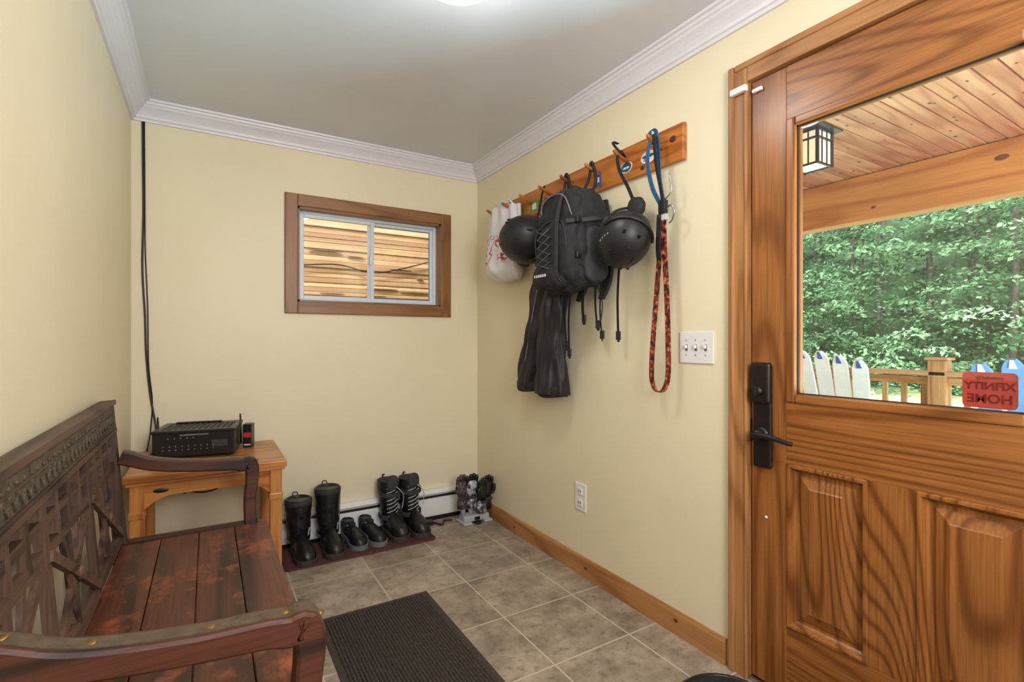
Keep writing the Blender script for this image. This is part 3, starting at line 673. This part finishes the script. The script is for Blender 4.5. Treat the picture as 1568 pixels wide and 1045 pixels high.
b.box((w/2-.10,-d/2-.003,.05),(w/2-.03,-d/2+.002,.085),M_fabric2,.002,mx=mx); b.box((-.06,-d/2-.002,.112),(.06,-d/2+.001,.118),M_grey,mx=mx)
for q in (-w/2-.012,w/2+.008): b.tube([(q,.02,.03),(q,.02,.10),(q-.004,.025,.185)],[.006,.006,.004],M_black,8,mx=mx)
b.done()
b=B('small_box'); mx=T(.185,3.03,tz+.001,-.3)
b.box((-.022,-.03,0),(.022,.03,.125),M_black,.004,mx=mx); b.box((-.018,-.032,.055),(.018,-.029,.080),M_red,.001,mx=mx); b.box((-.016,-.032,.012),(.016,-.029,.020),M_lace,.001,mx=mx); b.done()
b=B('wall_cable')
b.tube([(-.293,YB-.008,2.365),(-.292,YB-.008,2.2),(-.290,YB-.008,1.9),(-.294,YB-.008,1.6),(-.283,YB-.008,1.35),(-.278,YB-.008,1.15),(-.262,YB-.010,.95),(-.240,YB-.015,.80),(-.225,YB-.03,.72),(-.19,3.20,.69)],.0045,M_black,8,8)
b.tube([(-.286,YB-.006,2.37),(-.284,YB-.006,2.0),(-.282,YB-.006,1.7),(-.272,YB-.006,1.4),(-.268,YB-.006,1.1),(-.252,YB-.006,.9),(-.26,YB-.010,.74),(-.27,3.215,.60),(-.20,3.21,.45),(-.10,3.21,.40)],.003,M_black,8,8); b.done()
b=B('power_cord')
b.tube([(-.235,3.06,tz+.01),(-.25,2.95,tz+.012),(-.27,2.86,tz+.010),(-.25,2.78,tz+.006),(-.22,2.80,tz+.006)],.004,M_black,8,8)
b.tube([(-.27,3.20,.66),(-.27,3.21,.55),(-.10,3.20,.42),(.02,3.20,.40),(.09,3.20,.46),(.12,3.205,.55)],.004,M_black,8,8)
b.tube([(.22,3.20,.58),(.21,3.21,.50),(.25,3.20,.44),(.30,3.20,.42)],.003,M_black,8,8); b.done()

# ---------------------------------------------------------------- bench
b=B('wooden_bench'); W=M_bench
BY0,BY1=.905,2.30; SZ=.49; SXF=.205; SXB=-.265
nP=4; pw_=(SXF-SXB)/nP
for k in range(nP): b.box((SXB+pw_*k+.0008,BY0+.01,SZ-.025),(SXB+pw_*(k+1)-.0008,BY1-.01,SZ),M_seat,.003)
b.box((SXF-.035,BY0+.05,SZ-.10),(SXF-.010,BY1-.05,SZ-.025),W['Y'],.004)
b.box((SXB+.0,BY0+.05,SZ-.10),(SXB+.025,BY1-.05,SZ-.025),W['Y'],.004)
for y in (BY0+.015,BY1-.045): b.box((SXB,y,SZ-.10),(SXF-.01,y+.03,SZ-.025),W['X'],.004)
def bp(y,z,off=0): return Vector((SXB-.006-.040*(z-SZ)/.50+off,y,z))
nrm=Vector((1,0,.08))
ztop=.992
for y in (BY0+.025,BY1-.025):
    b.bar((SXB,y,0),bp(y,SZ-.02),.05,.04,(1,0,0),W['Z']); b.bar(bp(y,SZ-.03),bp(y,ztop-.01),.05,.036,nrm,M_lat['Z'])
b.bar(bp(BY0-.01,ztop-.045),bp(BY1+.01,ztop-.045),.09,.032,nrm,M_carve)
b.bar(bp(BY0-.015,ztop+.004),bp(BY1+.015,ztop+.004),.016,.046,nrm,M_lat['Y'])
b.bar(bp(BY0-.0,ztop-.094),bp(BY1+.0,ztop-.094),.014,.040,nrm,M_lat['Y'])
n=64
for k in range(n):
    ya=BY0+.02+(BY1-BY0-.04)*k/n; yb2=BY0+.02+(BY1-BY0-.04)*(k+1)/n; za,zb2=(ztop-.070,ztop-.040) if k%2 else (ztop-.040,ztop-.070)
    b.bar(bp(ya,za,.017),bp(yb2,zb2,.017),.005,.005,nrm,M_carve)
    if k%2: b.sell(bp((ya+yb2)/2+.01,ztop-.026,.017),(.003,.005,.005),M_carve,u=8,v=6)
b.bar(bp(BY0+.01,ztop-.034,.017),bp(BY1-.01,ztop-.034,.017),.003,.005,nrm,M_lat['Y']); b.bar(bp(BY0+.01,ztop-.078,.017),bp(BY1-.01,ztop-.078,.017),.004,.006,nrm,M_lat['Y'])
def sl(y0_,z0_,y1_,z1_,w=.024,off=0,th=.018): b.bar(bp(y0_,z0_,off),bp(y1_,z1_,off),w,th,nrm,M_lat['Y'] if abs(y1_-y0_)>abs(z1_-z0_) else M_lat['Z'])
sl(BY0+.04,.515,BY1-.04,.515,.035)
sl(BY0+.04,.842,BY1-.04,.842,.022); sl(BY0+.04,.778,BY1-.04,.778,.026)
bays=3; bw=(BY1-BY0-.08)/bays
for k in range(bays+1):
    y=BY0+.04+bw*k
    if 0<k<bays: sl(y,.50,y,.895,.036,.002)
for k in range(bays):
    y=BY0+.04+bw*k; ym=y+bw/2
    for q in (.25,.5,.75): sl(y+bw*q,.778,y+bw*q,.895,.022,.001)
    sl(y+.01,.53,y+bw-.01,.770,.024,.003,.012); sl(y+bw-.01,.53,y+.01,.770,.024,.011,.012)
    # fan of slats springing from the centre foot
    sl(ym,.53,y+bw*.28,.770,.018,.007,.010); sl(ym,.53,y+bw*.72,.770,.018,-.002,.010); sl(ym,.53,ym,.770,.020,-.004)
    b.sell(bp(ym,.652,.016),(.008,.018,.018),M_lat['Y'],u=16,v=10)
M_strip=plain('aged_metal_strip',srgb(96,82,66),.45,metal=.4,var=.3,nscale=60)
for y in (BY0+.030,BY1-.030):
    prof=[(-.270,.825),(-.24,.814),(-.18,.790),(-.10,.774),(0,.762),(.08,.757),(.118,.750),(.142,.731),(.151,.698),(.149,.65),(.143,.60),(.142,.55),(.146,.49),(.154,.40),(.160,.25),(.158,.12),(.164,0.0)]
    wth=[.048,.048,.044,.042,.042,.046,.050,.050,.048,.044,.042,.042,.046,.050,.048,.044,.050]
    pts=[Vector((x,y,z-.022 if i<7 else z)) for i,(x,z) in enumerate(prof)]
    P2,W2=spline(pts,wth,5); rings=[]
    for i,pp in enumerate(P2):
        t=(P2[min(i+1,len(P2)-1)]-P2[max(i-1,0)]).normalized(); nn_=Vector((-t.z,0,t.x))*-1
        h_=W2[i]/2; yy=.028; r_=.005
        q=[(-yy+r_,-h_),(yy-r_,-h_),(yy,-h_+r_),(yy,h_-r_),(yy-r_,h_),(-yy+r_,h_),(-yy,h_-r_),(-yy,-h_+r_)]
        rings.append([pp+Vector((0,a_,0))+nn_*c_ for a_,c_ in q])
    b.loft(rings,W['X'],smooth=False)
    sp=[]
    for i,pp in enumerate(P2[:40]):
        t=(P2[i+1]-P2[max(i-1,0)]).normalized(); up=Vector((-t.z,0,t.x))
        sp.append(pp+up*(W2[i]/2+.0005))
    b.ribbon(sp,.030,.003,(0,1,0),M_strip)
    for i in range(4,38,8): b.sell(sp[i],(.009,.009,.003),M_brass,u=10,v=8)
    b.bar((SXB,y,SZ-.02),(.14,y,SZ-.02),.05,.045,(0,1,0),W['X'])
b.done()

# ---------------------------------------------------------------- exterior
M_deck=wood('deck_boards',srgb(170,146,120),srgb(206,184,156),axis='Y',scale=5,rings=6,rough=.7)
PC=[((186,112,82),(212,148,114)),((172,102,76),(198,136,104)),((194,124,92),(222,164,130))]
PM=[wood('porch_pine_planks_%d'%i,srgb(*a),srgb(*c_),axis='X',scale=9,rings=4,rough=.35,fine=.18,loc=(i*3.1,i*1.7,.3)) for i,(a,c_) in enumerate(PC)]
M_beam=wood('porch_beam_pine',srgb(192,112,54),srgb(218,144,80),axis='Y',scale=4,rings=5,rough=.5,fine=.2)
M_rail=woodset('porch_rail_wood',srgb(204,152,96),srgb(238,198,142),scale=6,rings=5,rough=.6)
PY0,PY1=-2.2,3.84
b=B('porch_deck')
x=XR+TH+.005
while x<4.7: b.box((x,PY0,-.10),(x+.135,PY1,-.06),M_deck,.004); x+=.14
b.box((XR+TH+.005,PY0,-.30),(4.75,PY1,-.10),M_deck); b.done()
b=B('porch_ceiling')
gap=plain('plank_groove',srgb(70,36,24),.6)
y=PY0; rs=random.Random(3)
while y<PY1-.1:
    b.box((XR+TH+.01,y,2.56),(4.75,y+.090,2.58),rs.choice(PM),.004); y+=.098
b.box((XR+TH+.01,PY0,2.5785),(4.75,PY1,2.62),gap)
kn=plain('pine_knot',srgb(104,52,32),.5)
for k in range(240):
    xx=random.uniform(1.9,4.45); yy=PY0+.045+.098*random.randrange(18,58); b.sell((xx,yy+random.uniform(-.02,.02),2.5602),(random.uniform(.010,.022),random.uniform(.006,.012),.001),kn,u=8,v=4)
b.done()
b=B('porch_beam'); b.box((4.50,PY0,2.19),(4.66,PY1,2.555),M_beam,.006)
for yy,zz,r in ((2.55,2.32,.045),(1.15,2.44,.03),(.9,2.30,.02),(1.9,2.28,.015)): b.sell((4.499,yy,zz),(.002,r*1.3,r*.7),kn,u=14,v=6)
b.done()
for yy in (-2.1,3.66):
    b=B('porch_post'); b.box((4.50,yy,-.06),(4.66,yy+.15,2.187),M_rail['Z'],.01); b.done()
b=B('porch_railing'); ra,rb=-1.94,3.65
b.box((4.50,ra,.965),(4.64,rb,1.0),M_rail['Y'],.006); b.box((4.55,ra,.90),(4.59,rb,.955),M_rail['Y'],.004); b.box((4.55,ra,.06),(4.59,rb,.12),M_rail['Y'],.004)
y=ra+.02
while y<rb-.05: b.box((4.555,y,.06),(4.585,y+.034,.95),M_rail['Z'],.003); y+=.125
for yy in (1.50,-.6):
    b.box((4.50,yy-.055,-.06),(4.61,yy+.055,1.08),M_rail['Z'],.008); b.box((4.485,yy-.07,1.08),(4.625,yy+.07,1.10),M_rail['Y'],.006)
b.done()
b=B('porch_lantern'); lxx,lyy=2.90,1.535; M_lg=emis('lantern_glass',srgb(240,225,190),.7)
b.cyl((lxx,lyy,2.45),(lxx,lyy,2.559),.045,M_black)
b.loft([[Vector((lxx+sx_*s_,lyy+sy_*s_,z)) for sx_,sy_ in ((-1,-1),(1,-1),(1,1),(-1,1))] for s_,z in ((.115,2.385),(.115,2.395),(.05,2.455),(.03,2.46))],M_black,smooth=False)
b.box((lxx-.07,lyy-.07,2.20),(lxx+.07,lyy+.07,2.385),M_lg)
for s1 in (-1,1):
    for s2 in (-1,1): b.box((lxx+s1*.074-.007,lyy+s2*.074-.007,2.19),(lxx+s1*.074+.007,lyy+s2*.074+.007,2.39),M_black)
for z in (2.19,2.33,2.375):
    for s1 in (-1,1):
        b.box((lxx-.078,lyy+s1*.074-.005,z),(lxx+.078,lyy+s1*.074+.005,z+.010),M_black); b.box((lxx+s1*.074-.005,lyy-.078,z),(lxx+s1*.074+.005,lyy+.078,z+.010),M_black)
for s1 in (-1,1):
    for q in (-.025,.025):
        b.box((lxx+q-.003,lyy+s1*.073-.003,2.19),(lxx+q+.003,lyy+s1*.073+.003,2.38),M_black); b.box((lxx+s1*.073-.003,lyy+q-.003,2.19),(lxx+s1*.073+.003,lyy+q+.003,2.38),M_black)
b.done()
M_ski=plain('ski_white',srgb(236,238,242),.3,var=.03); M_ski2=plain('ski_blue_tip',srgb(60,90,170),.3)
def skichair(x,y,rz,tips=M_ski2,body=M_ski):
    b=B('adirondack_ski_chair'); mx=T(x,y,-.06,rz)
    n=6
    for k in range(n):
        f=(k-(n-1)/2); H=1.12+.06*(1-abs(f)/2.5)
        p0=Vector((f*.080,.30,.30)); p1=Vector((f*.115,.55,H))
        up=(p1-p0).normalized()
        b.ribbon([p0,p0.lerp(p1,.5),p0.lerp(p1,.85),p1,p1+up*.05+Vector((0,.015,0))],[.075,.082,.09,.085,.03],.014,(1,0,0),body,4,mx=mx)
        b.ribbon([p1+Vector((0,.010,0)),p1+up*.045+Vector((0,.022,0))],[.03,.012],.004,(1,0,0),tips,mx=mx)
    for k in range(6): b.box((-.27,-.28+k*.09,.36-k*.02),(.27,-.205+k*.09,.38-k*.02),body,.004,mx=mx)
    for sg in (-1,1):
        b.box((sg*.27-.02,-.30,0),(sg*.27+.02,-.22,.55),M_rail['Z'],.004,mx=mx); b.box((sg*.27-.02,.42,0),(sg*.27+.02,.50,.60),M_rail['Z'],.004,mx=mx)
        b.box((sg*.30-.06,-.36,.55),(sg*.30+.06,.50,.575),body,.006,mx=mx)
        b.bar(mx@Vector((sg*.25,-.28,.33)),mx@Vector((sg*.25,.62,.10)),.09,.03,mx.to_3x3()@Vector((1,0,0)),M_rail['Y'])
    b.box((-.27,.36,.55),(.27,.40,.60),M_rail['X'],.004,mx=mx)
    b.done()
skichair(3.85,1.68,math.radians(84)); skichair(3.95,.70,math.radians(95),M_ski,plain('ski_blue',srgb(90,130,180),.3))
b=B('lawn_ground'); M_lawn=plain('lawn_grass',srgb(186,204,146),.9,var=.25,nscale=3)
b.box((-12,-30,-.6),(60,60,-.45),M_lawn); b.done()
b=B('lumber_stack'); M_lum=[wood('lumber_%d'%i,srgb(*a),srgb(*c_),axis='X',scale=5,rings=5,rough=.7,stretch=.03,fine=.2,loc=(i,i*2,.1)) for i,(a,c_) in enumerate((((200,168,122),(216,186,142)),((184,150,108),(204,172,130)),((212,182,138),(228,202,160)),((160,128,92),(186,154,114))))]
z=-.45
while z<2.9:
    h_=random.choice((.028,.034,.04,.05)); yo=random.uniform(0,.015)
    b.box((-1.5,3.95+yo,z),(random.uniform(3.4,3.7),4.5,z+h_-.0025),random.choice(M_lum),.004); z+=h_
mg=plain('weathered_board_edge',srgb(110,86,60),.8)
for k in range(40):
    xx=random.uniform(0,2.4); zz=random.uniform(1.3,2.3); b.sell((xx,3.953,zz),(random.uniform(.03,.14),.012,random.uniform(.0025,.005)),mg,u=10,v=6)
b.tube([(.2,3.93,1.72),(.8,3.93,1.80),(1.15,3.93,1.76),(1.7,3.93,1.92)],.005,M_black,6,6)
b.done()

# forest
leaf=[]
for i,c_ in enumerate(((74,112,78),(104,146,106),(130,172,130),(164,200,162))):  # greens lightened and desaturated to paint haze into the leaves
    m,nt,p,o=newmat('hazy_leaf_green_%d'%i); nt.nodes.remove(p)
    d=N(nt,'ShaderNodeBsdfDiffuse'); t=N(nt,'ShaderNodeBsdfTranslucent'); x=N(nt,'ShaderNodeMixShader'); x.inputs[0].default_value=.35
    n=noiseN(nt,coords(nt),1.2,2); cc=srgb(*c_); c=ramp(nt,n,[(.3,tuple(q*.75 for q in cc[:3])+(1,)),(.7,cc)])
    nt.links.new(c,d.inputs[0]); nt.links.new(c,t.inputs[0]); nt.links.new(d.outputs[0],x.inputs[1]); nt.links.new(t.outputs[0],x.inputs[2]); nt.links.new(x.outputs[0],o.inputs[0]); leaf.append(m)
V=[];F=[];MI=[]
for c in range(1500):
    cx=random.uniform(17.5,24.5); cyy=random.uniform(-3,22); cz=random.uniform(-.3,8.5); R=random.uniform(.4,1.1)
    mi_=random.choice((0,1,1,2,2,3))
    for k in range(85):
        a=random.uniform(0,6.28); r=R*math.sqrt(random.random()); q=Vector((cx+r*math.cos(a),cyy+r*math.sin(a),cz-.35*r*r/R+random.uniform(-.10,.10)))
        s_=random.uniform(.035,.085); nn_=Vector((random.uniform(-1,.3),random.uniform(-.7,.7),random.uniform(.3,1.2))).normalized()
        t1=nn_.orthogonal().normalized(); t1.rotate(Matrix.Rotation(random.uniform(0,6.28),3,nn_)); t2=nn_.cross(t1)
        i0=len(V); V+= [q+t1*s_*1.3,q+t2*s_*.7,q-t1*s_*1.3,q-t2*s_*.7]; F.append((i0,i0+1,i0+2,i0+3)); MI.append(mi_ if random.random()<.7 else random.randrange(4))
me=bpy.data.meshes.new('forest_trees'); me.from_pydata(V,[],F)
for m in leaf: me.materials.append(m)
M_trunk=plain('tree_bark',srgb(96,92,88),.9,var=.4,nscale=8)
me.polygons.foreach_set('material_index',MI); me.update()
ob=bpy.data.objects.new('forest_trees',me); bpy.context.collection.objects.link(ob)
b=B('tree_trunks')
for k in range(46):
    x=random.uniform(18.5,25); y=random.uniform(0,20); r=random.uniform(.05,.12)
    b.tube([(x,y,-.5),(x+random.uniform(-.1,.1),y+random.uniform(-.1,.1),4),(x+random.uniform(-.3,.3),y+random.uniform(-.3,.3),12)],[r,r*.8,r*.5],M_trunk,8)
t=b.done(recenter=False); t.parent=ob
b=B('hillside'); M_hill=plain('distant_foliage',srgb(92,130,94),.95,var=.55,nscale=1.6)
rings=[]
for i in range(40):
    z=-.6+i*.32
    rings.append([Vector((26+1.2*noise.noise(Vector((0,j*.35,z*.6))),-8+j*.7,z)) for j in range(60)])
b.loft(rings,M_hill,cap=False,closed=False); t=b.done(recenter=False); t.parent=ob

# ---------------------------------------------------------------- lights
w=bpy.data.worlds.new('sky'); S.world=w; w.use_nodes=True; nt=w.node_tree
bg=nt.nodes['Background']; sk=nt.nodes.new('ShaderNodeTexSky'); sk.sky_type='NISHITA'; sk.sun_disc=False; sk.sun_elevation=math.radians(48); sk.sun_rotation=math.radians(230)
sk.dust_density=3; nt.links.new(sk.outputs[0],bg.inputs[0]); bg.inputs[1].default_value=.66
def light(name,kind,loc,tgt,e,size=None,col=(1,1,1)):
    l=bpy.data.lights.new(name,kind); l.energy=e; l.color=col
    if kind=='AREA': l.size=size
    if kind=='SUN': l.angle=math.radians(4)
    o=bpy.data.objects.new(name,l); o.location=loc; o.rotation_euler=(Vector(tgt)-Vector(loc)).to_track_quat('-Z','Y').to_euler(); bpy.context.collection.objects.link(o)
light('sun_light','SUN',(-20,-10,30),(10,4,0),5.2,col=(1,.96,.90))
light('camera_fill_light','AREA',(.55,-.9,1.9),(.8,3.0,1.15),27,.9,(1,.99,1))  # flash-like fill added behind the camera to brighten the room
light('bounce_fill_light','AREA',(.6,-.5,1.5),(.75,1.6,ZC),20,.6,(.92,.96,1))  # unseen upward fill, added to lighten the ceiling
light('porch_fill_light','AREA',(2.3,-1.7,.4),(3.6,2.0,2.5),85,1.4,(1,.93,.9))  # added area fill for porch ceiling and beam, not a porch fixture
light('daylight_fill_light','AREA',(2.77,-.26,.46),(.75,1.5,2.46),95,.6,(.55,.92,1))  # area light added outside the door to imitate cool daylight on the ceiling
cam=bpy.data.cameras.new('camera'); co=bpy.data.objects.new('camera',cam); bpy.context.collection.objects.link(co)
co.location=(0,0,1.22); co.rotation_euler=(math.radians(90),0,math.radians(-31.26)); cam.sensor_width=36; cam.lens=36*766/1568; cam.clip_start=.02; cam.clip_end=200
S.camera=co
S.view_settings.view_transform='Standard'; S.view_settings.exposure=-0.05
